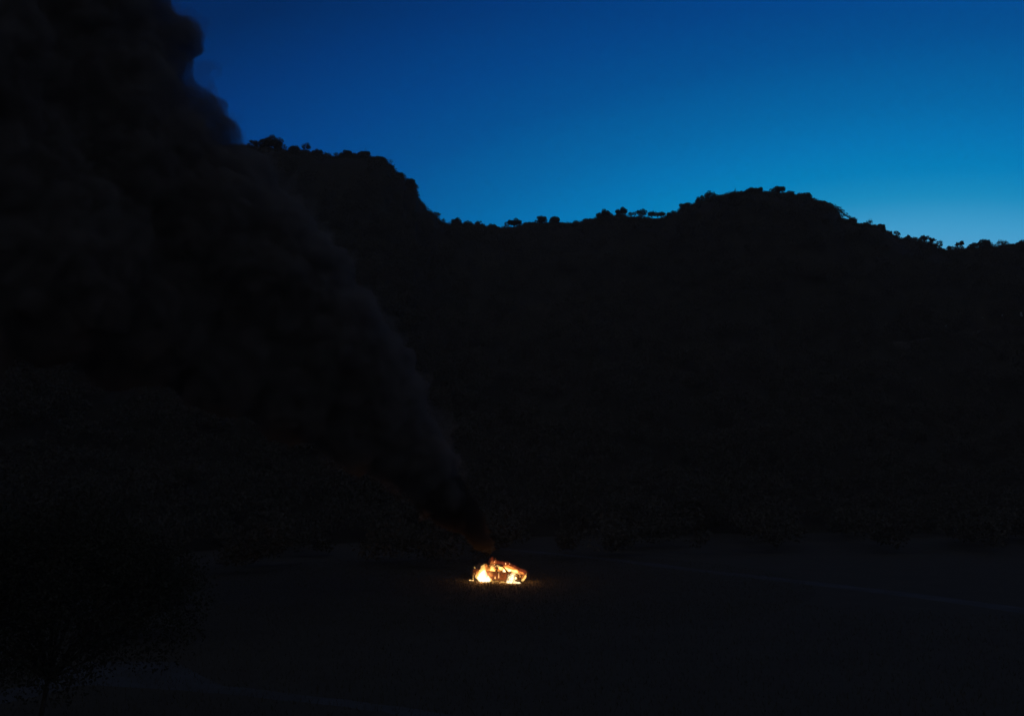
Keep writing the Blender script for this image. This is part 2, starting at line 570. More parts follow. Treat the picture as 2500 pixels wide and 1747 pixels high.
# skyline trees: x0, x1, top, density, description
SK = [
    (600, 627, 338, .7, 'thin low tree at the left end of the ridge, touching the smoke edge'),
    (630, 684, 334, 1.6, 'big dense crown on the ridge, first large tree right of the smoke'),
    (684, 697, 347, .5, 'wispy sapling against the right side of the largest left ridge tree'),
    (700, 729, 356, 1.4, 'round dense tree left of the airy tree on the left ridge'),
    (729, 758, 347, .55, 'airy see-through round tree on the left ridge'),
    (755, 788, 367, 1.2, 'low wide dark bush sloping down right of the airy ridge tree'),
    (786, 806, 373, .6, 'small low bush left of the ridge notch'),
    (811, 824, 368, .4, 'spindly sapling standing alone in the ridge notch'),
    (826, 866, 370, 2.0, 'flat topped dense tree right of the ridge notch'),
    (867, 901, 368, 2.0, 'dense square crown at the top of the left shoulder, with a bare sprig'),
    (902, 945, 384, 1.8, 'low rounded dark clump where the left shoulder starts to drop'),
    (945, 961, 401, .6, 'small sparse bush on the steep part of the left shoulder'),
    (963, 988, 421, 1.8, 'dense bush on the step above the cliff'),
    (989, 1013, 436, 1.7, 'dense rounded tree at the brink of the cliff'),
    (1015, 1026, 464, .8, 'tiny bush clinging to the cliff face'),
    (1057, 1075, 517, .5, 'sparse small tree on the slope below the cliff'),
    (1076, 1089, 531, .35, 'faint wispy sapling at the foot of the cliff slope'),
    (1100, 1127, 532, 1.3, 'leafy tree with a raised tip at the left of the saddle'),
    (1129, 1156, 541, 1.1, 'low spreading bush right of the raised tip tree in the saddle'),
    (1157, 1181, 539, .9, 'thin-topped bush in the left part of the saddle'),
    (1190, 1215, 547, 1.6, 'small dense mound alone in the lowest part of the saddle'),
    (1235, 1276, 536, 1.1, 'broad tree with gaps under its crown in the saddle'),
    (1275, 1303, 541, 1.0, 'low tree joined to the right of the broad gappy saddle tree'),
    (1306, 1337, 526, 1.0, 'umbrella shaped tree with a trunk gap in the saddle'),
    (1339, 1368, 527, 1.3, 'round leafy tree right of the umbrella shaped one'),
    (1397, 1413, 538, .5, 'tiny sparse bush in the dip before the ridge climbs'),
    (1420, 1450, 533, .9, 'low scrubby bush on the start of the climb'),
    (1457, 1493, 514, 1.7, 'dense tree halfway up the first rise, left of the darkest crown'),
    (1502, 1532, 505, 2.0, 'darkest tallest crown on the first rise'),
    (1531, 1551, 516, .6, 'sparse canopy right beside the darkest crown, sky showing under it'),
    (1551, 1581, 510, .7, 'tall airy tree with bright gaps under its canopy'),
    (1581, 1603, 513, .9, 'medium tree in the middle of the open row'),
    (1602, 1627, 517, .6, 'thin tree at the right half of the open row'),
    (1627, 1654, 517, .9, 'flat low tree ending the open row'),
    (1659, 1688, 494, 1.1, 'round tree on a knob at the foot of the right hill'),
    (1699, 1724, 477, .9, 'lower left of the two big joined trees climbing the right hill'),
    (1718, 1754, 468, .9, 'upper right of the two big joined trees climbing the right hill'),
    (1801, 1822, 466, 1.4, 'low bush right of the dead snag on the hilltop'),
    (1822, 1866, 458, 2.0, 'flat topped dense clump on the summit of the right hill'),
    (1884, 1921, 457, 1.0, 'umbrella tree with a small gap, right side of the summit'),
    (1918, 1942, 466, .6, 'sparse tree leaning on the umbrella tree at the summit'),
    (1944, 1984, 470, 1.3, 'wide low tree where the summit begins to fall away'),
    (1982, 1993, 481, .5, 'wisp of a bush at the edge of the wide low tree'),
    (2008, 2020, 490, 1.4, 'tiny knob-like bush on the right shoulder'),
    (2071, 2091, 531, .9, 'small tree just right of the leaning tree'),
    (2099, 2125, 543, 1.4, 'dense rounded bush on the lower right shoulder'),
    (2112, 2132, 535, .3, 'ghostly thin sapling rising behind the dense rounded bush'),
    (2143, 2162, 545, 2.0, 'dense tree with a pointed right top on the lower shoulder'),
    (2162, 2178, 562, .9, 'small bush stepping down from the pointed tree'),
    (2178, 2195, 559, .7, 'puffy airy tree standing out on the steep right descent'),
    (2207, 2223, 573, 1.1, 'first and darkest tree of the row near the right edge'),
    (2223, 2242, 577, .5, 'thin second tree of the row near the right edge'),
    (2243, 2266, 576, .9, 'third tree of the row near the right edge, gap beneath it'),
    (2265, 2281, 578, .9, 'fourth tree of the row near the right edge'),
    (2280, 2299, 585, .5, 'sparse last tree of the row, above the notch at the right'),
    (2309, 2324, 599, 1.0, 'short bush right of the lowest notch'),
    (2325, 2348, 585, .8, 'round airy tree leaning right above the right notch'),
    (2357, 2380, 594, 1.2, 'slanting bush between two round trees near the right edge'),
    (2384, 2418, 584, 1.4, 'large dome shaped tree near the right edge'),
    (2429, 2462, 586, .28, 'very thin pale flat tree near the right edge'),
    (2480, 2522, 587, 1.7, 'dense crown cut by the right edge of the view'),
]
for i, (x0, x1, ytop, dens, lab) in enumerate(SK):
    xm = (x0 + x1) / 2
    az = az_of(xm, 540)
    # the ground line of the ridge below this tree
    yb = float(np.interp(xm, [p[0] for p in RIDGE], [p[1] for p in RIDGE]))
    d = ridge_dist(az) - 0.3
    sc = d / math.cos(az_of(xm, 540)) / F_PX * math.cos(math.atan((xm - 1250) / F_PX))
    x, y = d * math.sin(az), d * math.cos(az)
    bz = min(terrain_z(x, y), CAM_H + d * tan_of(xm, yb)) - .35
    top = CAM_H + d * tan_of(xm, ytop)
    w = (x1 - x0) * d / F_PX * 0.92
    h = max(top - bz, 0.8)
    open_row = x0 in (1531, 1551, 1581, 1602, 1235, 2243, 1884)
    tf = 0.42 if open_row else (0.02 if dens > 1.2 else .1)
    if dens < .7 and not open_row:
        tf = .2
    build_tree('tree' if h > 2.2 else 'bush', (x, y, bz), h, w, 100 + i, density=dens, trunk_frac=tf,
               flat=.5 if 'flat' in lab or 'umbrella' in lab else 1.0, label=lab, cat='tree' if h > 2.2 else 'bush',
               group='trees along the skyline', skirt=not open_row and dens > .5, leaf=0.20 if dens > .6 else .16, mat='leaf' if dens > .7 else 'leaf_thin', tr=0.1,
               lean=0.25 if 'leaning right' in lab or 'slanting' in lab else 0.0)

# dead snag on the hilltop
p = at_dist(1793, 474, ridge_dist(az_of(1793, 474)) - .5)
snag = empty('dead_tree', p, 0, 'dead pointed snag on the hilltop, leaning slightly left', 'dead tree')
v, f = tube_mesh([[((-.5, 0, -1), .45), ((0, 0, .3), .35), ((.25, 0, 1.3), .2), ((.38, 0, 2.3), .05)],
                  [((.1, 0, .6), .15), ((-.5, .1, 1.0), .08), ((-.8, .1, 1.05), .03)]], 7)
from_arrays('trunk', v, f, M['bark'], snag)
v, f = tube_mesh([[((.2, 0, 1.0), .08), ((.6, 0, 1.3), .04), ((.9, 0, 1.35), .015)]], 5)
from_arrays('branch', v, f, M['bark'], snag)
# leaning tree over the gap
dd = ridge_dist(az_of(2050, 520))
k = dd / F_PX
p = at_dist(2046, 512, dd)
lt = empty('leaning_tree', p, 0, 'tree arching right over a bright gap below the right summit', 'tree')
v, f = tube_mesh([[((-.8, 0, -.6), .3), ((0, 0, .4), .26), ((12 * k, 0, -9 * k), .2), ((26 * k, 0, -20 * k), .12), ((36 * k, 0, -23 * k), .06)]], 7)
from_arrays('trunk', v, f, M['bark'], lt)
rng = np.random.default_rng(5)
fast_quads('crown', leaf_faces(rng, [(2 * k, 0, 4 * k), (9 * k, 0, -3 * k), (17 * k, 0, -11 * k), (25 * k, 0, -17 * k), (33 * k, 0, -21 * k), (40 * k, 0, -23 * k)],
                               [(1.0, 1, .7)] * 3 + [(.8, .8, .5)] * 3, [110, 110, 90, 70, 50, 40], .2), M['leaf'], lt)

# bare sprigs above the left shoulder
p = at_dist(891, 372, ridge_dist(az_of(891, 372)))
sp = empty('dead_sapling', p, 0, 'bare forked sprig rising above the square crown on the left shoulder', 'sapling')
v, f = tube_mesh([[((0, 0, -.5), .05), ((.1, 0, 1.0), .04), ((.7, 0, 1.6), .02)], [((.05, 0, .7), .03), ((-.3, 0, 1.4), .015)],
                  [((.1, 0, 1.0), .03), ((.35, 0, 1.9), .015)]], 5)
from_arrays('trunk', v, f, M['bark'], sp)

# dark trees where the meadow meets the hill, and near the viewer at the left
near = [
    (2088, 1308, 80, 72, 1.5, .15, 'dark round tree alone at the foot of the right hill'),
    (2338, 1302, 62, 58, 1.5, .15, 'smaller dark tree at the hill foot near the right edge'),
    (1945, 1310, 44, 30, 1.5, .1, 'low dark bush at the meadow edge behind the road'),
    (1840, 1302, 70, 80, 1.4, .15, 'dark tree left of the low bush at the hill foot'),
    (1700, 1306, 110, 110, 1.4, .15, 'broad dark tree at the hill foot left of centre right'),
    (1560, 1308, 90, 95, 1.4, .15, 'middle dark tree of the hill foot row, behind the road'),
    (1420, 1306, 80, 85, 1.4, .15, 'dark tree at the left end of the hill foot row, nearest the car'),
]
for i, (px, py, w, h, dn, tf, lab) in enumerate(near):
    p = ground_pt(px, py); d = math.hypot(p.x, p.y)
    r0 = foot_dist(math.atan2(p.x, p.y)) - 1.5
    if d > r0:
        p = Vector((p.x / d * r0, p.y / d * r0, 0)); d = r0
    s = d / F_PX
    build_tree('tree' if h > 40 else 'bush', p, h * s, w * s, 300 + i, density=dn, trunk_frac=tf, label=lab, group='trees at the foot of the hill',
               cat='tree' if h > 40 else 'bush', leaf=.13, clumps=14)
p = ground_pt(92, 1850); d = math.hypot(p.x, p.y); s = d / F_PX
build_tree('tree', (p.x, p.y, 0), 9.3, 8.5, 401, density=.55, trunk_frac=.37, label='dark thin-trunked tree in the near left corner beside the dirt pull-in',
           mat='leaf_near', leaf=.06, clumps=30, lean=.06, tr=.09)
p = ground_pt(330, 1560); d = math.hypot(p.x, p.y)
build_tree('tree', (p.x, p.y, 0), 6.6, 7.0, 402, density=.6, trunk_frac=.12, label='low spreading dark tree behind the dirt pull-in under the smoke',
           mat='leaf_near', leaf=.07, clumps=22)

# ---- woods covering the slopes, scrub, meadow grass (uncountable)
rng = np.random.default_rng(11); rnd = random.Random(11)
cen, rad, cnt = [], [], []
n = 0
while n < 4600:
    a_ = R(rnd.uniform(-31, 31)); r0, r1 = foot_dist(a_), ridge_dist(a_)
    s = rnd.uniform(-0.16, 1.0)
    if s < 0 and noise.noise(Vector((a_ * 22, s * 9, 2))) < .02 - s * .5:
        continue
    r = r0 + (r1 - r0) * s
    x, y = r * math.sin(a_), r * math.cos(a_); z = terrain_z(x, y)
    h = rnd.uniform(2.5, 5.5) * (1 if s < .9 else .5)
    if (z + h * .9 - CAM_H) / r > ridge_tan_at(a_) + .001:
        continue
    w = h * rnd.uniform(.35, .6)
    for k in range(3):
        cen.append((x + rnd.uniform(-w, w) * .5, y + rnd.uniform(-w, w) * .5, z + h * rnd.uniform(.4, .8)))
        rad.append((w * .9, w * .9, h * .28)); cnt.append(58)
    n += 1
tag(fast_quads('hillside_woods', leaf_faces(rng, cen, rad, cnt, .20), M['leaf']), 'dark unbroken woods covering the hillside', 'woods', kind='stuff')
cen, rad, cnt = [], [], []
for n in range(5200):
    a_ = R(rnd.uniform(-29, 29)); r = ridge_dist(a_) - rnd.uniform(-1, 3) ** 1 if n % 2 else ridge_dist(a_) - rnd.uniform(0, 14)
    x, y = r * math.sin(a_), r * math.cos(a_); z = terrain_z(x, y)
    w = rnd.uniform(.3, .8) * (1.0 + 1.6 * max(0, noise.noise(Vector((x * .11, y * .11, 0))) + .1))
    cen.append((x, y, z + w * .3)); rad.append((w, w, w * .8)); cnt.append(int(14 + 22 * w))
tag(fast_quads('ridge_scrub', leaf_faces(rng, cen, rad, cnt, .16), M['leaf']), 'low dark scrub along the ridge line', 'scrub', kind='stuff')

CAR = ground_pt(1218.5, 1418)
CARYAW = R(-21)
CARTILT = R(2.3)


def grass_blades(n, gen, hmin, hmax, w):
    P = np.array([gen() for _ in range(n)])
    P = P[(np.abs(P[:, 0]) < 1e6)]
    n = len(P)
    an = rng.uniform(0, 2 * np.pi, n); h = rng.uniform(hmin, hmax, n)
    dx, dy = np.cos(an) * w, np.sin(an) * w
    lx, ly = rng.normal(0, .3, n) * h, rng.normal(0, .3, n) * h
    b = np.stack([P[:, 0] - dx, P[:, 1] - dy, np.zeros(n)], 1)
    c = np.stack([P[:, 0] + dx, P[:, 1] + dy, np.zeros(n)], 1)
    t = np.stack([P[:, 0] + lx, P[:, 1] + ly, h], 1)
    return np.stack([b, c, t], 1)


def g_car():
    r = 26 * math.sqrt(rnd.random()) ** 1.5; a_ = rnd.uniform(0, 2 * math.pi)
    return (CAR.x + r * math.cos(a_), CAR.y + r * math.sin(a_), 0)


def g_field():
    a_ = R(rnd.uniform(-30, 30)); r = rnd.uniform(28, 75)
    return (r * math.sin(a_), r * math.cos(a_), 0)


g1 = grass_blades(42000, g_car, .05, .20, .02)
tag(fast_quads('meadow_grass', np.concatenate([g1, grass_blades(30000, g_field, .08, .28, .018)]), M['grass']), 'short rough grass of the meadow round the burning car', 'grass', kind='stuff')

# ================================================================== the burning car
car = empty('burning_car', (CAR.x, CAR.y, -0.02), CARYAW, 'burnt-out saloon car standing in flames on the dark meadow', 'car')
HW = 0.84      # half width
car.rotation_euler = (0, CARTILT, CARYAW)


def slab(name, poly, y0, y1, mat, parent=car, y0t=None, y1t=None, zt=None):
    """polygon in the x-z plane extruded across y; optional inward lean with height"""
    bm = bmesh.new()
    def yy(y, yt, z):
        if yt is None: return y
        zlo = min(p[1] for p in poly); zhi = max(p[1] for p in poly)
        return y + (yt - y) * (z - zlo) / max(1e-6, zhi - zlo)
    a = [bm.verts.new((x, yy(y0, y0t, z), z)) for x, z in poly]
    b = [bm.verts.new((x, yy(y1, y1t, z), z)) for x, z in poly]
    bm.faces.new(a); bm.faces.new(b[::-1])
    n = len(poly)
    for i in range(n):
        j = (i + 1) % n
        bm.faces.new((a[j], a[i], b[i], b[j]))
    bmesh.ops.recalc_face_normals(bm, faces=bm.faces)
    me = bpy.data.meshes.new(name); bm.to_mesh(me); bm.free()
    return link_mesh(name, me, mat, parent)


def arch(cx, cz, r, a0, a1, n=12):
    return [(cx + r * math.cos(R(a0 + (a1 - a0) * i / n)), cz + r * math.sin(R(a0 + (a1 - a0) * i / n))) for i in range(n + 1)]


WR, WF = -1.30, 1.38
rear_poly = [(-2.08, .32), (-2.12, .55), (-2.10, .90), (-2.02, .97), (-1.45, .99), (-.92, .96), (-.92, .24), (-.97, .22)] + \
            arch(WR, .30, .36, -10, 190)[0:] + [(-1.7, .26)]
front_poly = [(1.03, .24), (1.03, .95), (1.20, .93), (1.75, .86), (2.05, .78), (2.13, .60), (2.10, .30), (1.78, .25)] + \
             arch(WF, .30, .36, -10, 190) [0:]
for s in (-1, 1):
    yo, yi = s * HW, s * (HW - .05)
    slab('rear_wing', rear_poly, yo, yi, M['char'])
    if s > 0:
        slab('front_wing', front_poly, yo, yi, M['rust'])
    else:   # the near wing has burnt away to its rim and a few hanging strips
        outer = arch(WF, .30, .42, 0, 180, 12); inner = arch(WF, .30, .35, 180, 0, 12)
        slab('wing_remnant', outer + inner, yo * 1.02, yi, M['black'])
        slab('wing_remnant', [(1.03, .88), (1.5, .86), (2.06, .70), (2.05, .66), (1.5, .80), (1.03, .82)], yo, yi, M['rust'])
        slab('wing_remnant', [(1.62, .36), (1.78, .40), (1.80, .66), (1.92, .70), (1.90, .76), (1.70, .72), (1.66, .52)], yo * 1.05, yo, M['black'])
        slab('wing_remnant', [(1.80, .24), (2.10, .34), (2.12, .52), (2.00, .46), (1.78, .32)], yo * 1.03, yo, M['black'])
    slab('sill', [(-.92, .16), (1.02, .16), (1.02, .25), (-.92, .25)], yo * .985, yi * .97, M['black'])
    for (dx0, dx1) in ((-.90, .05), (.08, 1.00)):
        dn = slab('door', [(dx0, .27), (dx1, .27), (dx1, .60), (dx1, .93), (dx0, .95), (dx0, .6)], yo * 1.004, yi, M['char'])
        slab('door_handle', [(dx0 + .06, .80), (dx0 + .22, .80), (dx0 + .22, .83), (dx0 + .06, .83)], yo * 1.035, yo * 1.006, M['black'], dn)
        top = 1.34
        # window frame of the door
        xa, xb = (dx0 - (-.25 if dx0 < 0 else 0)), (dx1 - (0.42 if dx0 > 0 else 0))
        y_lo, y_hi = s * (HW - .03), s * .64
        v, f = tube_mesh([[((dx0 + .02, y_lo, .94), .03), ((xa + .03, y_hi, top), .028)],
                          [((dx1 - .02, y_lo, .93), .03), ((xb - .02, y_hi, top), .028)],
                          [((xa + .03, y_hi, top), .028), ((xb - .02, y_hi, top), .028)]], 5)
        from_arrays('window_frame', v, f, M['black'], dn)
    # pillars
    for nm, pa, pb in (('windscreen_pillar', (1.10, .78, .95), (.52, .62, 1.40)), ('centre_pillar', (.065, .80, .94), (.04, .63, 1.40)),
                       ('rear_pillar', (-1.50, .76, .99), (-.82, .61, 1.40))):
        v, f = tube_mesh([[((pa[0], s * pa[1], pa[2]), .05 if nm != 'rear_pillar' else .07), ((pb[0], s * pb[1], pb[2]), .035)]], 6)
        from_arrays(nm, v, f, M['rust'], car)
    # wheels
    for wx in (WR, WF):
        ry = s * (HW - .11)
        bm = bmesh.new()
        prof = [(.20, .095), (.285, .10), (.305, .07), (.31, 0), (.305, -.07), (.285, -.10), (.20, -.095)]
        if s < 0:
            prof = [(r_ * (.93 if r_ > .25 else 1), y_) for r_, y_ in prof]
        nseg = 24
        rings_ = []
        for k in range(nseg):
            a_ = 2 * math.pi * k / nseg
            rings_.append([bm.verts.new((r_ * math.cos(a_), y_, r_ * math.sin(a_))) for r_, y_ in prof])
        for k in range(nseg):
            q, w_ = rings_[k], rings_[(k + 1) % nseg]
            for j in range(len(prof) - 1):
                bm.faces.new((q[j], q[j + 1], w_[j + 1], w_[j]))
            bm.faces.new((q[-1], q[0], w_[0], w_[-1]))
        bmesh.ops.recalc_face_normals(bm, faces=bm.faces)
        me = bpy.data.meshes.new('tyre'); bm.to_mesh(me); bm.free()
        wheel = empty('wheel', (0, 0, 0)); wheel.parent = car; wheel.location = (wx, ry, .295)
        link_mesh('tyre', me, M['tyre'], wheel, True)
        paths = [[((.0, -.05, 0), .05), ((0, .05, 0), .05)]]
        for k in range(5):
            a_ = 2 * math.pi * k / 5 + .3
            paths.append([((.03 * math.cos(a_), s * .04, .03 * math.sin(a_)), .035), ((.195 * math.cos(a_), s * .06, .195 * math.sin(a_)), .028)])
        rim_loop = [((.195 * math.cos(2 * math.pi * k / 20), s * .06, .195 * math.sin(2 * math.pi * k / 20)), .016) for k in range(21)]
        paths.append(rim_loop)
        v, f = tube_mesh(paths, 6)
        from_arrays('rim', v, f, M['rust'], wheel)
    # lamps
    slab('headlight', [(2.02, .60), (2.16, .60), (2.14, .74), (2.05, .76)], s * .78, s * .48, M['glass'])
    slab('tail_light', [(-2.15, .68), (-2.07, .68), (-2.05, .88), (-2.13, .88)], s * .80, s * .50, M['glass'])
    v, f = tube_mesh([[((.96, s * .84, .96), .02), ((.95, s * .92, .99), .03)], [((.98, s * .88, 1.0), .055), ((.97, s * 1.0, 1.02), .05)]], 6)
    from_arrays('wing_mirror', v, f, M['black'], car)


def sheet(name, rows, mat, th=.025, parent=car):
    """rows: list of lists of points (grid) -> solid thin panel"""
    V = [Vector(p) for r_ in rows for p in r_]
    nr, ncol = len(rows), len(rows[0])
    nV = len(V)
    V2 = V + [v - Vector((0, 0, th)) for v in V]
    Fs = []
    for i in range(nr - 1):
        for j in range(ncol - 1):
            a_ = i * ncol + j
            q = (a_, a_ + 1, a_ + ncol + 1, a_ + ncol)
            Fs.append(q); Fs.append(tuple(nV + k for k in q[::-1]))
    bd = [j for j in range(ncol)] + [i * ncol + ncol - 1 for i in range(1, nr)] + [(nr - 1) * ncol + j for j in range(ncol - 2, -1, -1)] + \
         [i * ncol for i in range(nr - 2, 0, -1)]
    for a_, b_ in zip(bd, bd[1:] + bd[:1]):
        Fs.append((a_, nV + a_, nV + b_, b_))
    return from_arrays(name, V2, Fs, mat, parent)


def panel(name, prof, hw0, hw1, mat, crown=.04, warp=.02, seed=0, th=.025):
    rows = []
    n = len(prof)
    for i, (x, z) in enumerate(prof):
        hw = hw0 + (hw1 - hw0) * i / (n - 1)
        row = []
        for j in range(9):
            t = j / 4 - 1
            row.append((x + .01 * noise.noise(Vector((x * 3, t * 2, seed))), t * hw,
                        z + crown * (1 - t * t) + warp * noise.noise(Vector((x * 2.5, t * 2.5, seed + 5.5)))))
        rows.append(row)
    return sheet(name, rows, mat, th)


panel('bonnet', [(1.14, .95), (1.35, .92), (1.6, .87), (1.85, .80), (2.04, .72)], .78, .74, M['char'], .05, .05, 1)
panel('roof', [(.50, 1.40), (.25, 1.43), (0, 1.44), (-.3, 1.44), (-.6, 1.42), (-.80, 1.40)], .62, .61, M['char'], .04, .08, 2)
panel('boot_lid', [(-1.50, 1.0), (-1.7, 1.01), (-1.9, 1.0), (-2.06, .97)], .74, .72, M['char'], .03, .03, 3)
panel('floor', [(-2.0, .24), (-1, .22), (0, .2), (1, .22), (2.0, .26)], .76, .76, M['black'], 0, 0.01, 4)
slab('front_bumper', [(2.05, .26), (2.15, .28), (2.22, .40), (2.20, .55), (2.09, .57)], -.83, .83, M['black'])
slab('rear_bumper', [(-2.06, .30), (-2.18, .32), (-2.22, .45), (-2.18, .60), (-2.08, .62)], -.83, .83, M['black'])
slab('grille', [(2.06, .58), (2.13, .58), (2.10, .76), (2.05, .77)], -.46, .46, M['black'])
slab('number_plate', [(2.215, .40), (2.235, .40), (2.225, .50), (2.205, .50)], -.26, .26, M['black'])
slab('firewall', [(1.08, .28), (1.14, .28), (1.14, .93), (1.08, .93)], -.76, .76, M['black'])
slab('boot_bulkhead', [(-1.36, .28), (-1.30, .28), (-1.30, .95), (-1.36, .95)], -.76, .76, M['black'])
slab('rear_panel', [(-2.10, .60), (-2.06, .60), (-2.05, .94), (-2.09, .94)], -.48, .48, M['char'])
slab('engine', [(1.3, .35), (1.85, .35), (1.88, .6), (1.7, .72), (1.4, .74), (1.28, .6)], -.32, .34, M['rust'])
for s in (-1, 1):
    st = empty('seat', (0, 0, 0)); st.parent = car; st.location = (.28, s * .37, .25)
    for nm, poly in (('cushion', [(-.25, 0), (.28, .03), (.28, .2), (-.2, .17)]), ('backrest', [(-.3, .1), (-.18, .12), (-.36, .78), (-.46, .76)]),
                     ('headrest', [(-.42, .82), (-.34, .83), (-.37, .98), (-.44, .97)])):
        slab(nm, poly, -.22 if nm != 'headrest' else -.12, .22 if nm != 'headrest' else .12, M['black'], st)
slab('rear_bench', [(-1.2, .3), (-.55, .32), (-.55, .5), (-.98, .5), (-1.18, .98), (-1.28, .96)], -.62, .62, M['black'])
wl = [((.82 + .07 * math.sin(2 * math.pi * k / 16) * .4, -.37 + .18 * math.cos(2 * math.pi * k / 16), .92 + .18 * math.sin(2 * math.pi * k / 16)), .014) for k in range(17)]
v, f = tube_mesh([wl, [((1.02, -.37, .86), .02), ((.83, -.37, .92), .02)]], 5)
from_arrays('steering_wheel', v, f, M['black'], car)
slab('dashboard', [(.92, .7), (1.08, .68), (1.08, .93), (.98, .97), (.90, .9)], -.74, .74, M['black'])
# front suspension strut left standing in the burnt-away wheel arch
v, f = tube_mesh([[((1.52, -.74, .30), .045), ((1.60, -.70, .80), .05)], [((1.15, -.78, .34), .04), ((1.55, -.80, .30), .045), ((1.95, -.80, .42), .035)]], 6)
from_arrays('suspension', v, f, M['black'], car)


# ================================================================== fire
def blob_mesh(name, blobs, voxel, disp=0.0, dscale=3.0, seed=0, smooth_it=4):
    """closed hull of overlapping ellipsoids: (x,y,z, rx,ry,rz)"""
    bm = bmesh.new()
    for (x, y, z, rx, ry, rz) in blobs:
        mt = Matrix.Translation((x, y, z)) @ Matrix.Diagonal((rx, ry, rz, 1))
        bmesh.ops.create_icosphere(bm, subdivisions=2, radius=1, matrix=mt)
    me = bpy.data.meshes.new(name); bm.to_mesh(me); bm.free()
    tmp = bpy.data.objects.new('tmp', me); C.objects.link(tmp)
    md = tmp.modifiers.new('r', 'REMESH'); md.mode = 'VOXEL'; md.voxel_size = voxel
    ms = tmp.modifiers.new('s', 'SMOOTH'); ms.iterations = smooth_it; ms.factor = .5
    dg = bpy.context.evaluated_depsgraph_get(); dg.update()
    me2 = bpy.data.meshes.new_from_object(tmp.evaluated_get(dg))
    me2.name = name
    bpy.data.objects.remove(tmp); bpy.data.meshes.remove(me)
    if disp:
        n = len(me2.vertices)
        co = np.empty(n * 3, np.float32); me2.vertices.foreach_get('co', co)
        nr = np.empty(n * 3, np.float32); me2.vertices.foreach_get('normal', nr)
        co = co.reshape(-1, 3); nr = nr.reshape(-1, 3)
        off = np.array([noise.fractal(Vector((float(c[0]) * dscale + seed, float(c[1]) * dscale, float(c[2]) * dscale)), .65, 2.1, 5) for c in co], np.float32)
        co += nr * (off * disp)[:, None]
        me2.vertices.foreach_set('co', co.reshape(-1)); me2.update()
    me2.polygons.foreach_set('use_smooth', [True] * len(me2.polygons))
    return me2


def tongue(x, y, z, r, h, lean=0.0, wob=.1, seed=0, n=10, flat=1.0):
    """a rising tapering lick of flame"""
    rnd = random.Random(seed)
    out = []
    for i in range(n):
        t = i / (n - 1)
        rr = r * (1 - t) ** .8 + .028
        out.append((x + lean * t * h + rnd.uniform(-wob, wob) * t * .5, y + rnd.uniform(-wob, wob) * t * .5, z + rr * .5 + t * h,
                    rr, rr * flat, max(rr, h / (n - 1) * .85)))
    return out


M['fire_white'] = mat_volume_fire('white_hot_flame', (1.0, .80, .44), 5.5, .6, 4.0)
M['fire_yellow'] = mat_volume_fire('yellow_flame', (1.0, .56, .15), 4.0, .8, 4.5)
M['fire_bright'] = mat_volume_fire('bright_yellow_flame', (1.0, .58, .20), 12, .5, 5.0)
M['fire_orange'] = mat_volume_fire('orange_flame', (1.0, .30, .05), 1.5, .9, 4.0)
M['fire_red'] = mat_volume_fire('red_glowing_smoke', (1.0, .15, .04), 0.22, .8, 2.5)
M['fire_dim'] = mat_volume_fire('halo_emission', (1.0, .42, .22), 0.008, .5, 1.0)  # halo round the flames, emitted by the volume itself
M['ember'] = mat_emit('ember', (1.0, .42, .16), 2.2)
M['coal'] = mat_emit('burning_fuel', (1.0, .50, .14), 3.0)

car_m = Matrix.Translation(car.location) @ Matrix.Rotation(CARYAW, 4, 'Z') @ Matrix.Rotation(CARTILT, 4, 'Y')


FIRE_POWER = 0.22


def fire(name, base, blobs_by_mat, label, cat='flame', group='flames on the burning car', lights=()):
    root = empty(name, car_m @ Vector(base), CARYAW, label, cat, group)
    root.rotation_euler = (0, CARTILT, CARYAW)
    for nm, matname, blobs, voxel, disp in blobs_by_mat:
        me = blob_mesh(nm, [(x - base[0], y - base[1], z - base[2], a, b, c) for x, y, z, a, b, c in blobs], voxel, disp, 4.0, len(name))
        link_mesh(nm, me, M[matname], root)
    for (lx, ly, lz, e) in lights:
        ld = bpy.data.lights.new('fire_light', 'POINT'); ld.energy = e * FIRE_POWER; ld.color = (1, .36, .08); ld.shadow_soft_size = .25
        lo = bpy.data.objects.new('fire_light', ld); lo.location = (lx - base[0], ly - base[1], lz - base[2])
        C.objects.link(lo); lo.parent = root
    return root


# rear wheel blaze, the brightest
fire('rear_blaze', (-1.15, -.98, 0), [
    ('flame_core', 'fire_white', tongue(-1.15, -1.0, 0.05, .42, .95, .05, .1, 1) + tongue(-.85, -.98, .03, .30, .45, .2, .1, 2) +
     tongue(-1.45, -.98, .1, .26, .6, .1, .1, 3) + [(-1.1, -1.0, .12, .62, .2, .14)], .05, .05),
    ('flame_tongue', 'fire_yellow', tongue(-1.3, -.95, .4, .34, 1.1, .08, .12, 4) + tongue(-1.72, -.95, .25, .2, .50, .05, .1, 5) +
     [(-1.75, -.95, .62, .16, .1, .12), (-1.86, -.95, .45, .09, .08, .2)], .045, .05),
    ('flame_glow', 'fire_orange', tongue(-1.05, -.9, .3, .55, 1.15, .05, .15, 6) + [(-1.6, -.95, .7, .35, .2, .25)], .06, .08),
], 'tall white-hot blaze round the rear wheel of the car', lights=[(-1.1, -1.5, .22, 700)])
# cabin rear window column
fire('rear_window_fire', (-.55, -.4, .7), [
    ('flame_core', 'fire_yellow', tongue(-.50, -.60, .5, .31, .95, .08, .1, 11) + tongue(-.3, -.5, .55, .16, .7, .05, .1, 12), .045, .05),
    ('flame_glow', 'fire_orange', tongue(-.6, -.4, .7, .36, 1.05, .12, .18, 13) + tongue(-.25, -.4, .7, .24, 1.15, .02, .15, 14), .05, .10),
], 'orange column of fire out of the rear door window', lights=[(-.5, 0, .85, 200)])
